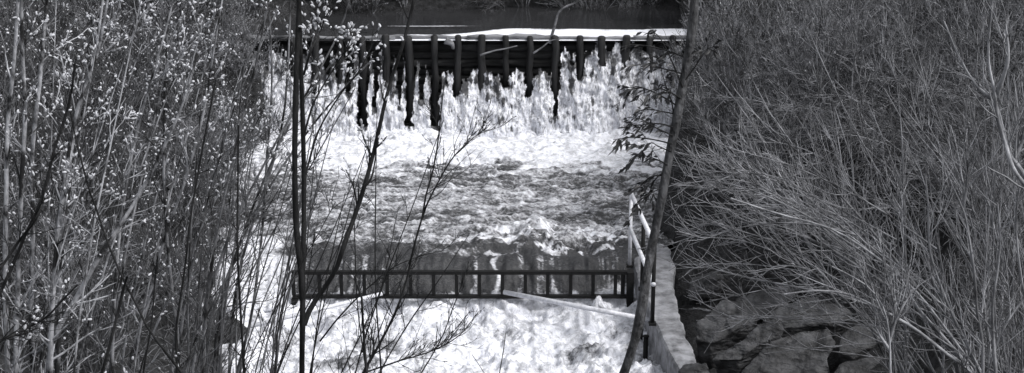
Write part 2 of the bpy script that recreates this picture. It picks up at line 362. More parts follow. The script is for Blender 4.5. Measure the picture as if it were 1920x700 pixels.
# ------------------------------------------------------------------ concrete wall, railing, barrier
def box(g, lo, hi):
    x0, y0, z0 = lo; x1, y1, z1 = hi
    V = np.array([[x0, y0, z0], [x1, y0, z0], [x1, y1, z0], [x0, y1, z0], [x0, y0, z1], [x1, y0, z1], [x1, y1, z1], [x0, y1, z1]], float)
    g.add(V, [np.array([[0, 3, 2, 1], [4, 5, 6, 7], [0, 1, 5, 4], [1, 2, 6, 5], [2, 3, 7, 6], [3, 0, 4, 7]])])
# wall as a swept profile with worn edges
ys = np.arange(12.6, 22.95, .05); WZ = .06
lx = np.interp(ys, [12.6, 17.6, 19.45, 21.8, 22.2, 22.4, 23.6], [2.32, 2.17, 2.0, 1.9, 1.93, 2.25, 2.33]); rx = np.interp(ys, [12.6, 17.7, 18.8, 19.6, 21, 22.2, 22.9], [2.5, 2.43, 2.41, 2.37, 2.44, 2.58, 2.48])
rings = []
for k, yv in enumerate(ys):
    j = (fbm(np.array([yv * 3., yv * 3 + 50]), np.array([0., 9.]), 4, 301) - .5) * .12
    l_, r_ = lx[k] + j[0] * .5, rx[k] + j[1] * .7; mxs = np.linspace(0, 1, 14)
    top = [(l_ + (r_ - l_) * t, WZ + float((vn(np.array([t * 5 + 3.]), np.array([yv * 4]), 7)[0] - .5) * .025) - (.03 if t in (0, 1) else 0)) for t in mxs]
    rings.append([(l_, -1.7), (l_ - .005, -.5)] + top + [(r_ + .02, -.5), (r_ + .02, -1.7)])
rings = np.array(rings); nK = rings.shape[1]
V = np.concatenate([rings[..., :1], np.repeat(ys[:, None, None], nK, 1), rings[..., 1:]], -1).reshape(-1, 3)
g = Geo(); g.add(V, [grid_faces(nK, len(ys))]); e_ = np.arange(nK)[None]; g.Fc.append(e_ + (len(ys) - 1) * nK); g.Fc.append(e_[:, ::-1])
cw = link(g.mesh('concrete_wall', smooth=False), M['concrete']); tag(cw, 'pale worn concrete channel wall with a flat top beside the dark boulders', 'wall')

rl = thing('safety_railing', 'pale pipe safety railing on the edge of the concrete channel wall', 'railing', (1.95, 20.6, WZ))
def pipe(name, a, b, r, m, root, sides=10, K=2):
    P = np.linspace(a, b, K); g = Geo(); g.tubes(P, np.full(K, r), sides, cap=True); return part(g, name, m, root)
pA = aty(1180, 512, 21.75); pB = aty(1203, 555, 20.75); pC = aty(1223, 606, 19.4)
foots = [np.array([p[0], p[1], WZ - .02]) for p in (pA, pB, pC)]
tops = [f + [0, 0, 1.17] for f in foots]
for k, (f_, t_) in enumerate(zip(foots, tops)): pipe('post', f_, t_, .03, M['galv'] if k == 0 else M['steel'], rl)
for hh in (1.17, .6):
    a, b = foots[0] + [0, .03, hh + .02], foots[2] + [0, -.03, hh + .02]
    pipe('rail', a, b, .034, M['galv'], rl)
for f_ in foots:
    g = Geo(); box(g, (f_[0] - .05, f_[1] - .05, WZ - .01), (f_[0] + .05, f_[1] + .05, WZ + .025)); part(g, 'base_plate', M['steel'], rl, False)

bY = 21.42; zt = aty(900, 511, bY)[2]; zb = aty(900, 556, bY)[2]
br = thing('barrier_frame', 'black steel ladder-shaped barrier spanning the lower sluice above the white water', 'barrier', (-.8, bY, zb))
xl = aty(547, 512, bY)[0]; xr = aty(1176, 512, bY)[0]
for zz, nm, hh in ((zt, 'rail', .025), (zb, 'rail', .022)):
    g = Geo(); box(g, (xl if nm else xl, bY - .04, zz - hh), (xr, bY + .04, zz + hh)); part(g, nm, M['steel'], br, False)
for p_ in [550, 599, 640, 683, 726, 770, 813, 856, 899, 942, 985, 1027, 1070, 1112, 1154, 1168]:
    X = aty(p_, 530, bY)[0]; g = Geo(); hw = .026 if p_ != 1168 else .03
    box(g, (X - hw, bY - .03, zb + .03), (X + hw, bY + .03, zt - .03)); part(g, 'rung', M['steel'], br, False)
g = Geo(); box(g, (xr, bY - .09, zb - .45), (xr + .1, bY + .1, zt + .02)); part(g, 'end_bracket', M['steel'], br, False)
g = Geo(); box(g, (xl - .02, bY - .05, -1.3), (xl + .08, bY + .05, zb - .031)); part(g, 'support_leg', M['steel'], br, False)
a = aty(945, 548, bY - .1); b_ = aty(1222, 601, 20.05); pipe('brace', a, b_, .036, M['galv'], br)
a = aty(716, 551, bY - .1); b_ = aty(470, 612, 20.4); pipe('brace', a, b_, .03, M['galv'], br)
for i, (x0, y0, x1, y1, lb) in enumerate([(1205, 620, 1205, 640, 'short black stub pile by the foot of the railing'), (1215, 632, 1216, 668, 'taller black stub pile standing in foam by the wall')]):
    a = aty(x0, y0, 19.98 - i * .41) - np.array([.03, 0, 0]); b_ = np.array([a[0], a[1], -1.2])
    g = Geo(); g.tubes(np.linspace(b_, a, 3), np.full(3, .035), 8, cap=True); t_ = thing('stub_pile', lb, 'pile', (a[0], a[1], -1.2)); part(g, 'shaft', M['steel'], t_); g = Geo(); g.tubes(np.linspace(a, a + [0, 0, .02], 2), np.full(2, .045), 8, cap=True); part(g, 'cap', M['steel'], t_)

# ------------------------------------------------------------------ boulders
import bmesh
def boulder(px, py, Y, size, seed, label, squash=(1, 1, .6), rot=0, tilt=0, mt='rock'):
    r = np.random.default_rng(seed); c = aty(px, py, Y)
    bm = bmesh.new()
    for _ in range(11):
        v = r.normal(size=3); v /= np.linalg.norm(v); v *= (.75 + .3 * r.random()); bm.verts.new(tuple(v))
    res = bmesh.ops.convex_hull(bm, input=bm.verts[:]); 
    bmesh.ops.delete(bm, geom=[v for v in bm.verts if not v.link_faces], context='VERTS')
    bmesh.ops.bevel(bm, geom=bm.edges[:], offset=.04, segments=2, affect='EDGES', profile=.6)
    bmesh.ops.triangulate(bm, faces=bm.faces[:]); bmesh.ops.subdivide_edges(bm, edges=bm.edges[:], cuts=3, use_grid_fill=True)
    bmesh.ops.triangulate(bm, faces=bm.faces[:]); bmesh.ops.subdivide_edges(bm, edges=[e for e in bm.edges if e.calc_length() > .12], cuts=1)
    bm.verts.ensure_lookup_table(); bm.normal_update()
    co = np.array([v.co[:] for v in bm.verts]); no = np.array([v.normal[:] for v in bm.verts])
    d = (fbm(co[:, 0] * 2 + seed, co[:, 1] * 2 + co[:, 2] * 1.3, 5, seed) - .5) * .15 + (ridge(co[:, 0] * 1.2 + co[:, 2] * 3.5 + seed, co[:, 1] * 2, 3, seed + 3) - .6) * .16
    co = co + no * d[:, None]; co *= np.array(squash) * size
    ct, st_ = math.cos(tilt), math.sin(tilt); co = co @ np.array([[ct, 0, st_], [0, 1, 0], [-st_, 0, ct]]).T
    for v, q in zip(bm.verts, co): v.co = q
    me = bpy.data.meshes.new('boulder'); bm.to_mesh(me); bm.free()
    for p in me.polygons: p.use_smooth = True
    o = link(me, M[mt], name='boulder'); o.location = c; o.rotation_euler = (0, 0, rot); return tag(o, label, 'boulder', 'boulders beside the concrete wall')
boulder(1318, 540, 21.0, .36, 14, 'half hidden boulder under arching twigs behind the slanted one', (1.3, .8, .6), .1, -.3)
boulder(1440, 560, 20.4, .5, 17, 'rounded boulder in the twigs above the grey slab', (1.2, .9, .6), .4, -.2)
boulder(1310, 700, 17.6, .33, 19, 'small wet boulder against the wall at the bottom of the picture', (1.1, .8, .6), .0, .1)

def unit(v): return v / (np.linalg.norm(v, axis=-1, keepdims=True) + 1e-9)
def slab(poly, Y0, nv, thick, seed, label, back=.15):
    poly = np.array(poly, float); c2 = poly.mean(0); O = aty(c2[0], c2[1], Y0); nv = np.array(nv, float); nv /= np.linalg.norm(nv)
    cam0 = np.array([0, 0, CAMZ]); Q = []
    for a, b in poly:
        d = ray(a, b); Q.append(cam0 + d * (((O - cam0) @ nv) / (d @ nv)))
    Q = np.array(Q); Q = np.concatenate([Q, Q[:1]]); n = 96; t = np.concatenate([[0], np.cumsum(np.linalg.norm(np.diff(Q, axis=0), axis=1))]); u = np.linspace(0, t[-1], n, endpoint=False)
    E = np.stack([np.interp(u, t, Q[:, k]) for k in range(3)], -1); C = E.mean(0)
    for _ in range(2): E = (E * 2 + np.roll(E, 1, 0) + np.roll(E, -1, 0)) / 4
    rings = []
    for f in (.02, .12, .25, .4, .55, .68, .8, .9, .97): rings.append(C + (E - C) * f + nv * .03 * (1 - f * f))
    for f, d in ((1, .015), (1.0, .05), (.985, .09), (.96, .15), (.93, .22), (.9, .3), (.86, .4), (.8, .55), (.7, .75), (.4, 1.0)): rings.append(C + (E - C) * f + np.array([0, back * d, -thick * d]))
    Rg = np.array(rings); nr = len(Rg); top = np.arange(nr) < 9
    x, y, z = Rg[..., 0], Rg[..., 1], Rg[..., 2]
    outw = unit(E - C)[None]; m = ridge(x * 1.6 + seed, (y + z * 1.5) * 1.6, 4, seed) - .6; f1 = fbm(x * 3 + seed, (y - z) * 3, 5, seed + 9) - .5
    cr = np.clip(.08 - np.abs(fbm(x * 1.3 + y + seed, z * 2 - x * .6, 3, seed + 4) - .5), 0, .08) / .08
    Rg = Rg + nv * (m * .10 + f1 * .10 - cr * .05)[..., None] * np.where(top, 1, .5)[:, None, None] + outw * ((f1 * .11 + m * .08) * np.where(top, .3, 1)[:, None])[..., None]
    V = Rg.reshape(-1, 3); i = np.arange(nr - 1)[:, None] * n; j = np.arange(n)[None]; j2 = (j + 1) % n
    Fq = np.stack([i + j, i + n + j, i + n + j2, i + j2], -1).reshape(-1, 4); caps = [np.arange(n)[None], ((nr - 1) * n + np.arange(n)[::-1])[None]]
    me = mesh_from('boulder', V - C, [Fq] + caps, True); o = link(me, M['rock']); o.location = C; return tag(o, label, 'boulder', 'boulders beside the concrete wall')
slab([(1303, 631), (1329, 642), (1371, 621), (1414, 600), (1428, 588), (1401, 560), (1350, 557), (1329, 584), (1301, 606)], 18.9, (-.25, -.45, .85), .75, 3, 'slanted dark boulder with a lit top and black undercut nearest the concrete wall')
slab([(1333, 674), (1384, 675), (1423, 647), (1468, 620), (1461, 600), (1423, 606), (1384, 640), (1346, 660)], 18.0, (-.2, -.5, .85), .6, 5, 'narrow wedge shaped boulder between the slanted one and the broad slab')
slab([(1385, 725), (1389, 696), (1423, 661), (1457, 631), (1500, 617), (1558, 612), (1566, 644), (1548, 674), (1572, 725), (1480, 735)], 17.8, (-.1, -.55, .8), .7, 8, 'broad smooth grey boulder slab at the bottom of the bank')
slab([(1580, 626), (1611, 604), (1650, 612), (1668, 630), (1600, 668), (1572, 660)], 18.0, (0, -.5, .85), .6, 11, 'small dark boulder in the twigs above and beyond the broad grey slab')
slab([(1425, 600), (1460, 575), (1520, 560), (1575, 566), (1600, 590), (1570, 606), (1500, 612), (1455, 615)], 18.7, (-.1, -.5, .85), .7, 21, 'dark boulder half covered by arching twigs directly behind the broad slab')
slab([(1560, 700), (1576, 680), (1640, 668), (1700, 672), (1710, 725), (1620, 735), (1575, 730)], 17.4, (.05, -.5, .85), .6, 13, 'low flat boulder behind the pale forked bush')
# ------------------------------------------------------------------ branch growth
UP = np.array([0, 0, 1.0])
def grow(r, S, D, L, K, wob, up):
    N = len(S); P = np.empty((N, K, 3)); P[:, 0] = S; d = unit(D)
    drift = r.normal(size=(N, 3)) * wob * .5
    for k in range(1, K):
        d = unit(d + r.normal(size=(N, 3)) * wob + drift * .3 + UP * (up if np.isscalar(up) else up[:, None])); P[:, k] = P[:, k - 1] + d * (L / (K - 1))[:, None]
    return P
def sprout(r, P, R, n, t0, t1, ang, la, lb, K, wob, up, rf=.6, tip=.35, bias=None, rmin=.0022):
    N, Kp, _ = P.shape; i = r.integers(0, N, n); t = t0 + (t1 - t0) * r.random(n); f = t * (Kp - 1); k = np.minimum(f.astype(int), Kp - 2); u = (f - k)[:, None]
    S = P[i, k] * (1 - u) + P[i, k + 1] * u; T = unit(P[i, k + 1] - P[i, k]); r0 = (R[i, k] * (1 - u[:, 0]) + R[i, k + 1] * u[:, 0]) * rf
    Q = r.normal(size=(n, 3)); 
    if bias is not None: Q = Q + np.asarray(bias)
    Q = unit(Q - (Q * T).sum(1, keepdims=True) * T); a = (ang[0] + (ang[1] - ang[0]) * r.random(n))[:, None]
    D = T * np.cos(a) + Q * np.sin(a); L = (la + (lb - la) * r.random(n)) * (1.15 - .6 * t)
    C = grow(r, S, D, L, K, wob, up); tt = np.linspace(0, 1, K)
    RC = np.maximum(r0, rmin)[:, None] * (1 - (1 - tip) * tt)[None]
    return C, RC
def along(r, P, n, t0=.2, t1=1.0):
    N, K, _ = P.shape; i = r.integers(0, N, n); t = t0 + (t1 - t0) * r.random(n); f = t * (K - 1); k = np.minimum(f.astype(int), K - 2); u = (f - k)[:, None]
    return P[i, k] * (1 - u) + P[i, k + 1] * u, unit(P[i, k + 1] - P[i, k])

# ---- thicket prototypes
def proto(seed, name, S, hgt, spread, lean, m, nt=(130, 420), rad=.014, leaf=0, leafL=.035, arch=0.0, up=.06, catk=0, tw=(.5, 1.3, .22, .6), fine=.0045):
    r = np.random.default_rng(seed); root = thing(name, 'x', 'shrub')
    a = r.random(S) * 6.283; sp_ = spread * np.sqrt(r.random(S)); D = np.stack([np.cos(a) * np.sin(sp_) + lean[0], np.sin(a) * np.sin(sp_) + lean[1], np.cos(sp_)], -1)
    st_ = np.stack([np.cos(a) * .15 * r.random(S), np.sin(a) * .15 * r.random(S), np.full(S, -.15)], -1)
    L = hgt * (.65 + .45 * r.random(S)); P = grow(r, st_, D, L, 12, .07, -arch); R = (rad * (.6 + .7 * r.random(S)))[:, None] * (1 - .75 * np.linspace(0, 1, 12))[None]
    for k in range(S):
        g = Geo(); g.tubes(P[k], R[k], 5); link(g.mesh('stem'), m, root)
    B, RB = sprout(r, P, R, nt[0], .15, 1, (.25, .8), tw[0], tw[1], 8, .10, up, .6, .35, rmin=fine * 1.2)
    C, RC = sprout(r, B, RB, nt[1], .1, 1, (.3, .9), tw[2], tw[3], 5, .12, up, .7, .5, rmin=fine)
    g = Geo(); g.tubes(B, RB, 3); g.tubes(C, RC, 3); link(g.mesh('crown'), m, root)
    if leaf:
        q, d = along(r, C, leaf); g = Geo(); g.leaves(q, d + r.normal(size=q.shape) * .7, leafL * (.6 + .8 * r.random(leaf)), leafL * .3 * (.6 + .8 * r.random(leaf)), .2, r); link(g.mesh('foliage'), M['bud_leaf'], root)
    if catk:
        q, d = along(r, C, catk, .4, 1); g = Geo(); g.ellipsoids(q, d + r.normal(size=q.shape) * .5, .03 + .015 * r.random(catk), .007 + .004 * r.random(catk)); tag(link(g.mesh('catkin'), M['catkin'], root), kind='stuff')
    return root
TB = M['thicket_bark']
TL = mat('left thicket bark', .008, .15, 5, .85, .0, per=.4)
PR = {
 'fine1': proto(11, 'bare_shrub', 9, 2.3, .5, (0, 0, 0), TB, (150, 650), .012, 1500, .045),
 'fine2': proto(12, 'bare_shrub', 8, 2.0, .65, (-.15, 0, 0), TB, (150, 650), .012, 1300, .045),
 'mid1': proto(13, 'bare_shrub', 10, 2.9, .38, (-.25, -.1, 0), TB, (150, 480), .016, 150, .03),
 'mid2': proto(14, 'bare_shrub', 9, 2.6, .45, (-.1, 0, 0), TB, (140, 480), .016, 200, .03),
 'arch1': proto(15, 'bare_shrub', 11, 3.0, .45, (-.75, -.15, 0), TB, (140, 420), .014, 0, arch=.055, up=-.01),
 'arch2': proto(16, 'bare_shrub', 10, 2.6, .5, (-.95, -.1, 0), TB, (130, 420), .013, 0, arch=.04, up=-.01),
 'left1': proto(17, 'bare_shrub', 9, 2.4, .5, (.15, 0, 0), TL, (140, 480), .014, 120, .03, catk=160),
 'left2': proto(18, 'bare_shrub', 9, 2.8, .4, (.2, 0, 0), TL, (140, 480), .014, 0, catk=260),
}
used = set()
def put(key, x, y, label, group, s=1.0, rz=None, z=None):
    o = PR[key]
    if key in used: o = copy_tree(o)
    used.add(key)
    o.location = (x, y, (tz(x, y) if z is None else z) - .03); o.scale = (s, s, s * rng.uniform(.9, 1.1)); o.rotation_euler = (0, 0, rng.uniform(-.5, .5) if rz is None else rz)
    tag(o, label, 'shrub', group); return o
GR = 'leafless shrubs of the right bank thicket'; GL = 'leafless shrubs of the left bank thicket'; GF = 'dark shrubs along the far bank'
def scatter(keys, xr_, yr_, step, label, group, smin=.85, smax=1.15, cond=None):
    y = yr_[0]
    while y < yr_[1]:
        x = xr_[0]
        while x < xr_[1]:
            X = x + rng.uniform(-.4, .4) * step; Y = y + rng.uniform(-.4, .4) * step
            if cond is None or cond(X, Y): put(keys[rng.integers(len(keys))], X, Y, label, group, rng.uniform(smin, smax))
            x += step
        y += step
def inframe(X, Y, m=1.4):
    return abs(X) < (Y * .343 + m + 1.0)
# right bank
scatter(['fine1', 'fine2'], (4.3, 14), (27, 36), 1.45, 'finely twigged leafing shrub at the top of the right bank beside the weir', GR, .9, 1.2, lambda X, Y: inframe(X, Y) and X > XR(Y) + .7)
scatter(['mid1', 'mid2', 'fine2'], (3.6, 11.5), (22.5, 27), 1.35, 'grey leafless shrub halfway up the right bank behind the boulders', GR, .9, 1.15, lambda X, Y: inframe(X, Y) and X > XR(Y) + 1.1)
scatter(['arch1', 'arch2'], (4.7, 9.5), (19.2, 23.0), .95, 'shrub arching its twigs left over the boulders and the wall', GR, .85, 1.1, lambda X, Y: inframe(X, Y) and X > 4.9 + max(0, 21 - Y) * .6)
# far bank
scatter(['fine2', 'mid2'], (-5.5, 6.5), (34.0, 37.5), .95, 'dark bare shrub overhanging the still water at the top of the picture', GF, .9, 1.2)
scatter(['fine2', 'left2', 'mid1'], (-6.4, -2.0), (33.1, 34.3), 1.0, 'dark bare shrub hanging over the still water beyond the weir on the left', GF, .7, .95)
scatter(['fine2', 'mid2', 'arch2'], (-5.5, 4.5), (33.75, 34.2), .8, 'low dark shrub trailing into the still water on the far bank', GF, .45, .7)
scatter(['left1', 'left2', 'fine2'], (-6.6, -3.4), (20.0, 31.5), .62, 'low bare shrub leaning over the white water from the left bank', GL, .45, .75, lambda X, Y: XL(Y) - .6 < X < XL(Y) + .02)
# left bank
scatter(['left1', 'left2', 'mid2'], (-14, -5.2), (18, 27), 1.45, 'grey leafless shrub on the left bank behind the catkin branches', GL, .85, 1.1, lambda X, Y: inframe(X, Y) and X < XL(Y) - .6)
scatter(['left1', 'left2', 'fine1'], (-14.5, -5.6), (27, 36), 1.5, 'distant leafless shrub on the left bank above the weir', GL, .9, 1.2, lambda X, Y: inframe(X, Y) and X < XL(Y) - .5)

# ------------------------------------------------------------------ traced foreground plants
def smooth_path(P, n=28):
    P = np.asarray(P, float); t = np.concatenate([[0], np.cumsum(np.linalg.norm(np.diff(P, axis=0), axis=1))]); t /= t[-1]
    u = np.linspace(0, 1, n); out = []
    m = np.gradient(P, t, axis=0)
    k = np.clip(np.searchsorted(t, u, 'right') - 1, 0, len(t) - 2); h_ = (t[k + 1] - t[k]); s = ((u - t[k]) / h_)[:, None]; h_ = h_[:, None]
    return (2 * s ** 3 - 3 * s ** 2 + 1) * P[k] + (s ** 3 - 2 * s ** 2 + s) * h_ * m[k] + (-2 * s ** 3 + 3 * s ** 2) * P[k + 1] + (s ** 3 - s ** 2) * h_ * m[k + 1]
def trace(pts, Y, dY=0.0, ground=True, r=None, rootx=None):
    """pts bottom -> top in photo pixels; Y the distance of the stem; extended down to the bank"""
    r = r or rng; n = len(pts); P = np.array([aty(p[0], p[1], Y + dY * k / max(1, n - 1) + .04 * r.normal()) for k, p in enumerate(pts)])
    if ground:
        d = P[0] - P[min(2, n - 1)]; d = d / max(1e-3, -d[2]); gx_ = P[0][0] + np.clip(d[0], -.5, .5) * 1.2 if rootx is None else rootx
        gz = tz(gx_, Y); root = np.array([gx_, Y, gz - .1]); midp = (P[0] + root) / 2 + np.array([(P[0][0] - gx_) * .15, 0, 0])
        if P[0][2] - gz > .25: P = np.concatenate([[root], [midp], P])
    return smooth_path(P)
def pix(P):
    dep = P[..., 1] * cp - (P[..., 2] - CAMZ) * sp; v = (P[..., 2] - CAMZ) * cp + P[..., 1] * sp
    return 960 + F * P[..., 0] / dep, 350 - F * v / dep
def clear(P, R, r, p=.55):
    # the boulders by the wall stand in a gap of the scrub
    x, y = pix(P[:, [P.shape[1] // 2, -1]]); bad = ((x > 1225) & (x < 1625) & (y > 565)).any(1) & (r.random(len(P)) < p)
    return P[~bad], R[~bad]
CATKIN = []
class Plant:
    def __init__(s, name, label, cat, m, group=None): s.name, s.label, s.cat, s.m, s.group = name, label, cat, m, group; s.stems = []; s.gap = False; s.seed = abs(sum(map(ord, label))) % 9999
    def stem(s, pts, Y, w0, w1=None, dY=0, ground=True, twigs=True, jit=.05, **k):
        """w0, w1: widths in photo pixels at the bottom and top"""
        P = trace(pts, Y, dY, ground, **k); w1 = w0 * .35 if w1 is None else w1
        R = np.interp(np.linspace(0, 1, len(P)), [0, 1], [w0, w1]) * (Y + 1.2) / F / 2 * (1 + jit * np.random.default_rng(len(s.stems) + 5).normal(size=len(P)))
        s.stems.append((P, R, twigs)); return s
    def build(s, nb=14, nt=50, bl=(.3, .9), tl=(.1, .35), cat=0, up=.05, bias=None, ang=(.35, .8), t0=.25, leaf=0, rmin=.0022, catL=.032):
        r = np.random.default_rng(s.seed); root = thing(s.name, s.label, s.cat, s.stems[0][0][0] + np.array([0, 0, .1]), s.group)
        for P, R, _ in s.stems:
            g = Geo(); g.tubes(P, R, 8); part(g, 'trunk' if s.cat == 'tree' else 'stem', s.m, root)
        tw = [(P, R) for P, R, q in s.stems if q]
        if tw and nb:
            P = np.stack([a for a, b in tw]); R = np.stack([b for a, b in tw])
            B, RB = sprout(r, P, R, nb * len(tw), t0, 1, ang, bl[0], bl[1], 9, .09, up, .5, .4, bias, rmin * 1.3)
            C, RC = sprout(r, B, RB, nt * len(tw), .1, 1, (.3, .8), tl[0], tl[1], 5, .12, up, .7, .5, None, rmin)
            if s.gap: B, RB = clear(B, RB, r); C, RC = clear(C, RC, r)
            g = Geo(); g.tubes(B, RB, 4); g.tubes(C, RC, 3)
            n = nt * len(tw); q, d = along(r, C, n, .3, 1); g.ellipsoids(q, d, np.full(n, .014), np.full(n, .0035))
            part(g, 'crown', s.m, root)
            if cat:
                n = cat * len(tw); q, d = along(r, C, n, .2, 1); q2, d2 = along(r, B, n // 3, .5, 1); q = np.concatenate([q, q2]); d = np.concatenate([d, d2]); n = len(q)
                kx, ky = pix(q); kk = r.random(n) < np.interp(ky, [0, 300, 420, 700], [1, .9, .22, .06]) if s.cat == 'willow' else r.random(n) < 1; q = q[kk]; d = d[kk]; n = len(q)
                d = unit(d + r.normal(size=q.shape) * .45); Lc = catL * (.7 + .6 * r.random(n)); Wc = catL * .29 * (.7 + .5 * r.random(n))
                x, y = pix(q); vis = np.where((x > 5) & (x < 1915) & (y > 5) & (y < 695), Lc / q[:, 1], 0); order = np.argsort(-vis); ind = order[:100]; rest = order[100:]
                if not CATKIN:
                    g = Geo(); g.ellipsoids(np.zeros((1, 3)), np.array([[0, 0, 1.]]), np.ones(1), np.ones(1)); me = g.mesh('catkin'); me.materials.append(M['catkin']); CATKIN.append(me)
                base = np.array(root.location)
                for j in ind:
                    c = bpy.data.objects.new('catkin', CATKIN[0]); COL.objects.link(c); c.parent = root; c.location = q[j] - base
                    c.rotation_euler = Vector(d[j]).to_track_quat('Z', 'Y').to_euler(); c.scale = (Wc[j], Wc[j], Lc[j])
                if len(rest):
                    g = Geo(); g.ellipsoids(q[rest], d[rest], Lc[rest], Wc[rest]); tag(part(g, 'catkin', M['catkin'], root), kind='stuff')
        return root
DK, PB, GB = M['dark_bark'], M['pale_bark'], M['grey_bark']
# twin dark trunks + the long curved limb
p = Plant('slender_tree', 'black slender tree with two upright trunks and a long limb curving across the weir', 'tree', DK)
p.stem([(566, 700), (567, 620), (568, 525), (570, 350), (566, 175), (562, 60), (560, -60)], 10.5, 13, 7, twigs=False)
p.stem([(567, 560), (563, 500), (556, 430), (553, 350), (554, 200), (557, 100), (560, 30), (562, -60)], 10.4, 11, 9, ground=False, twigs=False)
p.stem([(570, 610), (582, 578), (605, 545), (630, 505), (645, 460), (665, 405), (684, 347), (707, 260), (720, 200), (735, 145), (752, 95), (767, 40), (776, 0), (785, -50)], 10.5, 10, 5, ground=False, dY=.4)
p.stem([(570, 140), (585, 90), (600, 60), (612, 30), (625, 10)], 10.45, 4, 2, ground=False)
p.stem([(572, 330), (600, 240), (640, 175), (675, 130), (700, 80)], 10.5, 4, 1.5, ground=False)
p.stem([(568, 260), (590, 190), (625, 130), (650, 90), (665, 60)], 10.3, 4, 1.5, ground=False)
p.build(nb=9, nt=34, bl=(.12, .4), tl=(.05, .16), cat=36, bias=(.2, 0, .6), t0=.35, catL=.034)
p = Plant('sapling', 'thin black sapling rising right of the twin trunks across the barrier', 'sapling', DK)
p.stem([(680, 700), (695, 675), (725, 620), (750, 565), (765, 515), (775, 465), (790, 415), (800, 360), (812, 320), (822, 260), (828, 200), (833, 155)], 10.0, 8, 2)
p.stem([(792, 410), (800, 385), (820, 345), (850, 295), (880, 265), (912, 240)], 10.0, 3.5, 1.5, ground=False)
p.build(nb=20, nt=70, bl=(.15, .5), tl=(.05, .18), bias=(0, 0, .8), t0=.2)
p = Plant('sapling', 'short black sapling stub leaning left below the barrier', 'sapling', DK)
p.stem([(688, 700), (685, 670), (680, 600), (675, 545), (671, 535)], 9.8, 7, 4, twigs=False); p.build(0, 0)
p = Plant('sapling', 'thin black sapling spreading its twigs low over the white foam', 'sapling', DK)
p.stem([(790, 700), (805, 675), (830, 630), (850, 575), (865, 535), (868, 510)], 10.2, 5, 1.5)
p.stem([(680, 700), (695, 695), (755, 675), (805, 660), (860, 630), (897, 585)], 10.2, 3.5, 1.5, ground=False)
p.stem([(640, 700), (660, 660), (690, 600), (715, 540), (730, 480), (740, 420)], 10.3, 5, 1.5)
p.stem([(600, 640), (640, 590), (690, 540), (740, 500), (790, 480), (830, 470)], 10.3, 3.5, 1.2, ground=False)
p.build(nb=22, nt=60, bl=(.12, .45), tl=(.05, .16), bias=(.2, 0, .8), t0=.2)
p = Plant('sapling', 'tiny bare seedling twig alone at the bottom of the picture over the foam', 'sapling', DK)
p.stem([(935, 710), (940, 680), (945, 650), (948, 626)], 9.5, 3, 1.5, twigs=False); p.stem([(915, 712), (905, 695), (885, 665)], 9.5, 2.5, 1.2, twigs=False); p.build(0, 0)
p = Plant('sapling', 'straight black stem standing left of the twin trunks', 'sapling', DK)
p.stem([(458, 700), (455, 650), (450, 565), (445, 450), (446, 350), (447, 235)], 10.8, 7, 3); p.build(nb=8, nt=20, bl=(.1, .35), tl=(.05, .15))
p = Plant('sapling', 'dense clump of thin grey stems at the water edge left of the twin trunks', 'sapling', mat('edge stem bark', .02, .16, 5, per=.2))
for k in range(22):
    x0 = rng.uniform(350, 520); x1 = x0 + rng.uniform(0, 130); y1 = rng.uniform(150, 480)
    p.stem([(x0, 705), (x0 * .65 + x1 * .35 - 8, 705 * .66 + y1 * .34), (x0 * .3 + x1 * .7 - 5, 705 * .32 + y1 * .68), (x1, y1)], rng.uniform(10.5, 13), rng.uniform(3, 6), 1.5)
p.build(nb=9, nt=30, bl=(.15, .6), tl=(.06, .25), bias=(.1, 0, .8), t0=.1, rmin=.003)
p = Plant('sapling', 'loose clump of thin bare dark stems around the feet of the twin trunks', 'sapling', DK)
for k in range(13):
    x0 = rng.uniform(455, 720); x1 = x0 + rng.uniform(-30, 190); y1 = rng.uniform(200, 470)
    p.stem([(x0, 705), (x0 * .65 + x1 * .35 - 8, 705 * .66 + y1 * .34), (x0 * .3 + x1 * .7 - 5, 705 * .32 + y1 * .68), (x1, y1)], rng.uniform(9.8, 12), rng.uniform(3, 6), 1.3)
p.build(nb=9, nt=26, bl=(.15, .55), tl=(.05, .2), bias=(.1, 0, .8), t0=.15)
# dark willow stems at the left
p = Plant('willow_sapling', 'black stem slanting down to the right across the pale stems', 'sapling', DK)
p.stem([(345, 705), (330, 685), (310, 660), (280, 620), (250, 560), (227, 515), (200, 450), (180, 390), (165, 350), (155, 310), (142, 260), (132, 210)], 10.2, 7, 3, rootx=-2.0); p.build(nb=8, nt=20, cat=12, bl=(.15, .4))
p = Plant('willow_sapling', 'pair of thick black stems slanting up from the left edge', 'sapling', DK)
p.stem([(-60, 640), (0, 550), (25, 495), (50, 435), (70, 395), (85, 350), (102, 280), (120, 225), (132, 185), (140, 120)], 9.8, 11, 4)
p.stem([(-80, 600), (0, 505), (30, 460), (75, 395), (82, 370)], 9.8, 6, 4, ground=False)
p.stem([(-60, 665), (0, 640), (40, 620), (90, 592), (120, 560), (145, 535)], 9.6, 6, 3, ground=False)
p.build(nb=9, nt=30, cat=14, bl=(.15, .4))
p = Plant('willow_sapling', 'forked black stem low in the left of the picture', 'sapling', DK)
p.stem([(190, 705), (205, 650), (220, 590), (232, 540), (238, 520)], 9.9, 7, 5); p.stem([(268, 705), (285, 600), (292, 510), (296, 480)], 10.3, 5, 3)
p.stem([(332, 705), (332, 600), (340, 550), (350, 475), (357, 410), (367, 350), (385, 250), (405, 150)], 10.6, 6, 3)
p.build(nb=8, nt=22, cat=14, bl=(.15, .4))
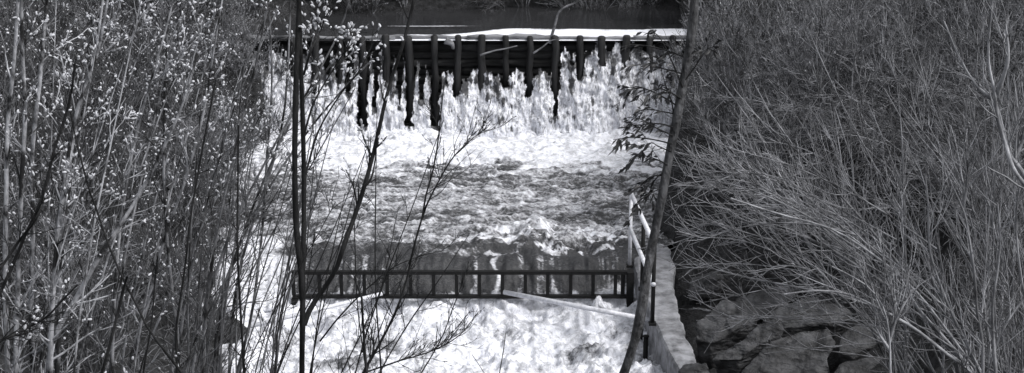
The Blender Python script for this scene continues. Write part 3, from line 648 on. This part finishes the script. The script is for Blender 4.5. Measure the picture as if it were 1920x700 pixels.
# pale willows
SP = [('pussy willow of pale upright stems at the left edge', [[(30, 700), (35, 500), (40, 350), (47, 200), (42, 100), (40, -30)], [(15, 700), (10, 500), (12, 350), (15, 225), (27, 110), (35, -20)], [(62, 700), (58, 560), (62, 420), (60, 300), (75, 150), (90, -20)]], 12.0, (13, 6)),
      ('pussy willow with pale stems fanning up and right', [[(95, 700), (97, 600), (107, 450), (120, 350), (135, 250), (155, 175), (175, 125), (192, 60), (205, -20)], [(95, 660), (110, 615), (140, 565), (170, 510), (200, 460), (240, 400), (270, 350), (310, 270), (345, 190), (370, 100)], [(108, 700), (112, 520), (108, 415), (125, 330), (150, 200), (185, 60), (195, -20)]], 11.6, (14, 4)),
      ('pussy willow behind the crossing black stems thick with catkins', [[(210, 700), (215, 560), (225, 430), (245, 300), (275, 180), (310, 60), (330, -20)], [(335, 700), (332, 620), (320, 520), (310, 400), (307, 250), (310, 145), (315, 20)], [(240, 700), (280, 560), (305, 460), (350, 330), (380, 220), (400, 100), (420, -20)]], 12.6, (10, 3)),
      ('pussy willow leaning right whose catkins hang before the white falls', [[(380, 700), (385, 600), (400, 480), (425, 350), (455, 220), (480, 120), (500, 20)], [(360, 700), (390, 560), (440, 420), (500, 300), (545, 220), (600, 150), (640, 90)], [(400, 700), (420, 560), (470, 400), (520, 280), (560, 170), (590, 60)], [(430, 700), (440, 560), (470, 430), (505, 330), (530, 230), (540, 120), (545, 0)], [(445, 700), (470, 600), (490, 450), (500, 300), (510, 150), (505, 20)], [(420, 560), (470, 400), (540, 240), (600, 130), (640, 50), (660, -20)], [(420, 540), (500, 360), (590, 230), (660, 150), (700, 110)], [(330, 700), (360, 500), (410, 300), (450, 150), (500, 30)]], 12.2, (8, 3))]
for BR, (lb, sts, Y, wd) in zip([(.02, .5), (.02, .5), (.015, .4), (.012, .2)], SP):
    p = Plant('pussy_willow', lb, 'willow', mat('willow bark', *BR, 5, .85, .3, 60, (1, 1, .5), contrast=(.42, .6)), 'pussy willows on the near left bank')
    for k, s_ in enumerate(sts): p.stem(s_, Y + .25 * k, wd[0], wd[1])
    r = np.random.default_rng(len(lb)); x0 = np.mean([s_[0][0] for s_ in sts])
    for k in range(5):
        a0 = x0 + r.uniform(-80, 60); a1 = a0 + r.uniform(0, 330); y1 = r.uniform(-30, 260)
        p.stem([(a0, 705), (a0 * .7 + a1 * .3 - 10, 705 * .68 + y1 * .32), (a0 * .35 + a1 * .65 - 6, 705 * .34 + y1 * .66), (a1, y1)], Y + r.uniform(-1, 1.6), r.uniform(3, 7), 1.6)
    p.build(nb=13, nt=44, bl=(.25, .9), tl=(.08, .32), cat=72, bias=(.15, 0, .5), t0=.3, rmin=.0034, ang=(.4, 1.1), catL=.034)
# right foreground: leaning trunk with leafy shoots
p = Plant('leaning_tree', 'single dark bare trunk leaning right in front of the railing and the wall', 'tree', M['trunk_bark'])
p.stem([(1160, 730), (1170, 700), (1190, 640), (1203, 580), (1212, 520), (1225, 450), (1235, 400), (1245, 350), (1255, 290), (1268, 230), (1278, 170), (1290, 110), (1297, 60), (1303, 0), (1308, -60)], 10.5, 20, 15, twigs=False, jit=.07)
root = p.build(0, 0)
r = np.random.default_rng(5)
shoots = [((1290, 110), (1240, 92), (1190, 84), (1165, 88)), ((1285, 140), (1240, 128), (1205, 120), (1185, 125)), ((1276, 185), (1250, 170), (1225, 168), (1195, 180)), ((1272, 200), (1240, 180), (1205, 165), (1180, 170)),
          ((1265, 240), (1235, 232), (1200, 235), (1160, 240)), ((1260, 270), (1225, 262), (1190, 258), (1150, 262)), ((1262, 255), (1230, 240), (1195, 222), (1175, 220)), ((1252, 310), (1228, 298), (1200, 292), (1185, 300)),
          ((1250, 330), (1225, 330), (1205, 345), (1188, 360)), ((1285, 150), (1300, 130), (1320, 100), (1335, 95)), ((1280, 165), (1262, 120), (1240, 75), (1220, 60)), ((1245, 350), (1225, 360), (1205, 372), (1195, 392)), ((1265, 235), (1262, 205), (1245, 150), (1235, 110)),
          ((1258, 285), (1235, 275), (1215, 270), (1200, 280)), ((1250, 320), (1235, 330), (1222, 350), (1215, 375)), ((1270, 215), (1245, 210), (1215, 205), (1190, 210))]
gs = Geo(); gl_ = Geo()
for s_ in shoots:
    P = smooth_path(np.array([aty(q[0], q[1], 10.5 + (k * r.uniform(-.12, .12))) for k, q in enumerate(s_)]), 14); gs.tubes(P, np.linspace(.006, .0022, 14), 4)
    B, RB = sprout(r, P[None], np.full((1, 14), .004), 5, .2, 1, (.4, 1.0), .08, .28, 6, .15, -.02); gs.tubes(B, RB, 3)
    n = 13; q, d = along(r, np.concatenate([smooth_path(P, 6)[None], B]), n * 3, .15, 1)
    d = d + np.array([-.6, 0, -.55]) + r.normal(size=q.shape) * .45; n = len(q)
    gl_.leaves(q, d, .035 + .045 * r.random(n), .006 + .006 * r.random(n), .15, r)
part(gs, 'shoot', M['dark_bark'], root); part(gl_, 'foliage', M['dark_leaf'], root)

# right foreground willow scrub
RS = [('pale many stemmed bush at the lower right corner fanning up and left', [[(1842, 705), (1842, 640), (1832, 585), (1828, 525), (1820, 465), (1805, 390), (1790, 360), (1775, 320)], [(1867, 705), (1862, 630), (1862, 565), (1872, 495), (1875, 435), (1870, 380)], [(1840, 705), (1815, 650), (1790, 600), (1765, 540), (1745, 480), (1740, 380), (1735, 330)], [(1830, 705), (1780, 645), (1740, 600), (1710, 560), (1697, 475), (1690, 395)], [(1826, 705), (1770, 660), (1720, 620), (1650, 580), (1600, 555), (1540, 545), (1470, 552)], [(1805, 395), (1812, 350), (1815, 300)], [(1850, 705), (1880, 620), (1920, 560), (1960, 520)], [(1835, 705), (1790, 640), (1720, 550), (1640, 480), (1560, 430), (1455, 400), (1370, 372)]], 12.4, (11, 3), 9),
      ('tall pale stemmed bush at the right edge', [[(1960, 420), (1930, 360), (1897, 310), (1885, 270), (1872, 225), (1865, 175), (1855, 125), (1860, 0)], [(1945, 400), (1915, 320), (1893, 290), (1880, 240), (1862, 190), (1830, 160), (1800, 110), (1770, 40)], [(1950, 700), (1930, 600), (1912, 500), (1905, 400), (1915, 330)], [(1900, 300), (1915, 270), (1925, 240)], [(1870, 175), (1890, 110), (1885, 40)]], 12.2, (9, 3), 6),
      ('small pale forked bush in front of the grey boulder slab', [[(1670, 705), (1667, 630), (1655, 575), (1630, 540), (1600, 520), (1560, 500)], [(1668, 640), (1680, 600), (1690, 580), (1712, 545)], [(1667, 655), (1650, 630), (1640, 610)]], 12.0, (7, 2), 3),
      ('broad grey bush sweeping long twigs left across the middle of the right bank', [[(1700, 560), (1640, 520), (1560, 470), (1480, 430), (1380, 380), (1290, 340)], [(1690, 600), (1600, 560), (1500, 540), (1400, 520), (1320, 500)], [(1720, 540), (1640, 440), (1560, 350), (1490, 280), (1420, 220)]], 14.0, (6, 1.8), 26)]
for lb, sts, Y, wd, extra in RS:
    p = Plant('willow_bush', lb, 'bush', PB if 'pale' in lb else GB, 'willow scrub in front of the right bank')
    for k, s_ in enumerate(sts): p.stem(s_, Y + .12 * (k % 4), wd[0] * (1 if k < 5 else .6), wd[1], ground=(s_[0][1] > 690), jit=.08)
    r = np.random.default_rng(len(lb)); xs = np.mean([s_[0][0] for s_ in sts])
    p.gap = True
    if 'sweeping' in lb:
        for k in range(9):
            x0 = r.uniform(1600, 1720); y0 = r.uniform(560, 680); x1 = r.uniform(1300, 1460); y1 = y0 - r.uniform(-30, 60); b_ = r.uniform(0, 30)
            p.stem([(x0, y0), (x0 * .6 + x1 * .4, y0 * .6 + y1 * .4 - b_), (x1, y1)], Y + r.uniform(-.4, 1.8), r.uniform(2, 4), 1.2, ground=False, jit=.08)
        for k in range(26):
            x0 = r.uniform(1560, 1760); y0 = r.uniform(440, 600); x1 = r.uniform(1255, 1400); y1 = r.uniform(290, 560) - (50 if y0 < 500 else 0); b_ = r.uniform(10, 70)
            p.stem([(x0, y0), (x0 * .66 + x1 * .34, y0 * .66 + y1 * .34 - b_), (x0 * .33 + x1 * .67, y0 * .33 + y1 * .67 - b_), (x1, y1)], Y + r.uniform(-.8, 2.4), r.uniform(2.5, 5), 1.5, ground=False, jit=.08)
    for k in range(extra):
        a0 = xs + r.uniform(-110, 110); y0 = 712; an_ = r.uniform(-1.15, .2); L = r.uniform(250, 620); c = r.uniform(-.25, .1)
        pts = [(a0, y0)]; q = np.array([a0, y0], float)
        for j in range(5): an_ += c * .3 + r.normal() * .05; q = q + np.array([math.sin(an_), -math.cos(an_)]) * L / 5; pts.append(tuple(q))
        if not any(1225 < a_ < 1640 and 565 < b__ for a_, b__ in pts): p.stem(pts, Y + r.uniform(.2, 2.2), r.uniform(2.5, 6), 1.5, jit=.08)
    p.build(nb=11, nt=32, bl=(.3, 1.0), tl=(.1, .38), bias=(-.3, 0, .5), t0=.15, rmin=.0036)
# more bushes in the right foreground, fine and upright
for i, (xa, xb, Y, sl, lb) in enumerate([(1600, 1760, 15.5, -.5, 'grey fine twigged bush standing behind the pale lower right bush'), (1760, 1960, 15.0, -.2, 'dense grey upright bush filling the right edge behind the tall pale one'), (1640, 1720, 16.8, -.9, 'grey bush with leftward twigs above the boulders'), (1850, 2020, 13.8, -.25, 'near grey bush of long straight twigs crossing the right edge')]):
    p = Plant('willow_bush', lb, 'bush', GB, 'willow scrub in front of the right bank'); r = np.random.default_rng(90 + i); p.gap = True
    for k in range(26):
        a0 = r.uniform(xa, xb); y0 = 712; an_ = r.uniform(sl - .35, sl + .35); L = r.uniform(350, 760); c = r.uniform(-.05, .2); q = np.array([a0, y0], float); pts = [tuple(q)]
        for j in range(5): an_ += c * .3 + r.normal() * .05; q = q + np.array([math.sin(an_), -math.cos(an_)]) * L / 5; pts.append(tuple(q))
        if not any(1225 < a_ < 1640 and 565 < b__ for a_, b__ in pts): p.stem(pts, Y + r.uniform(-.8, .8), r.uniform(2.5, 5), 1.4, jit=.08)
    p.build(nb=11, nt=32, bl=(.3, 1.0), tl=(.12, .4), bias=(-.1, 0, .6), t0=.1, rmin=.0036)

# driftwood caught on the crest
def stick(pts, Y, w0, label, m='log'):
    P = smooth_path(np.array([aty(a, b, Y) for a, b in pts]), 14); g = Geo(); g.tubes(P, np.linspace(w0, w0 * .4, 14) * (Y + 1.5) / F / 2, 6, cap=True)
    t_ = g.mesh('driftwood_branch'); o = link(t_, M[m]); return tag(o, label, 'driftwood', 'driftwood caught on the weir')
stick([(1031, 82), (1036, 62), (1042, 42), (1047, 24), (1062, 12), (1084, 2), (1092, -12)], 30.05, 6, 'crooked pale branch standing upright on the middle of the weir crest', 'log')
stick([(1000, 100), (1018, 88), (1034, 76), (1050, 74)], 29.85, 4, 'thin grey branch caught slantwise on the weir crest', 'log')
stick([(900, 104), (925, 96), (955, 90), (970, 86)], 29.85, 4, 'short pale branch lodged between two weir posts left of the upright one', 'log')
stick([(835, 76), (848, 84), (850, 92)], 29.8, 14, 'pale torn plank end on the weir crest', 'log')

# dead grass tufts and litter on the banks
n = 26000; r = np.random.default_rng(3); gx_ = np.concatenate([r.uniform(2.6, 13, n // 2), r.uniform(-13, -4.2, n // 2)]); gy_ = r.uniform(16, 34, n)
far_ = ~((gx_ > 0) & (gx_ < 5.6) & (gy_ < 21.5)); ok = far_ & (gx_ > XR(gy_) + .75 * (gy_ < 23.4) + .05) | (gx_ < XL(gy_) - .05); gx_, gy_ = gx_[ok], gy_[ok]; n = len(gx_)
S = np.stack([gx_, gy_, terrain(gx_, gy_) - .01], -1); D = r.normal(size=(n, 3)) * [.9, .9, .4] + [0, -.1, .6]
P = grow(r, S, D, .12 + .3 * r.random(n), 4, .25, -.18); g = Geo(); g.tubes(P, np.full((n, 1), .004) * np.array([[1, .9, .7, .3]]), 3)
o = link(g.mesh('dead_grass'), M['dead']); tag(o, 'dry pale grass and litter on the banks', 'grass', kind='stuff')

# ------------------------------------------------------------------ light
EL, AZ = 50, 118      # sun elevation, direction it comes from (deg, from +Y clockwise)
wd_ = bpy.data.worlds.new('World'); sc.world = wd_; wd_.use_nodes = True; nt = wd_.node_tree; bg = nt.nodes['Background']
sky = nt.nodes.new('ShaderNodeTexSky'); sky.sky_type = 'NISHITA'; sky.sun_disc = False; sky.sun_elevation = RAD(EL); sky.sun_rotation = RAD(AZ); sky.air_density = 1.0; sky.dust_density = 3
hs = nt.nodes.new('ShaderNodeHueSaturation'); hs.inputs['Saturation'].default_value = .16
nt.links.new(sky.outputs[0], hs.inputs['Color']); nt.links.new(hs.outputs[0], bg.inputs[0]); bg.inputs[1].default_value = .12
sl = bpy.data.lights.new('sun', 'SUN'); sl.energy = 1.5; sl.angle = RAD(10); sl.color = (1, .985, .97)
so = bpy.data.objects.new('sun', sl); COL.objects.link(so)
dv = Vector((math.sin(RAD(AZ)) * math.cos(RAD(EL)), math.cos(RAD(AZ)) * math.cos(RAD(EL)), math.sin(RAD(EL)))); so.rotation_euler = dv.to_track_quat('Z', 'Y').to_euler(); so.location = (0, 0, 30)
sc.view_settings.view_transform = 'Standard'; sc.view_settings.look = 'None'; sc.view_settings.exposure = 0.67; sc.view_settings.gamma = 1
sc.cycles.max_bounces = 5; sc.cycles.diffuse_bounces = 3
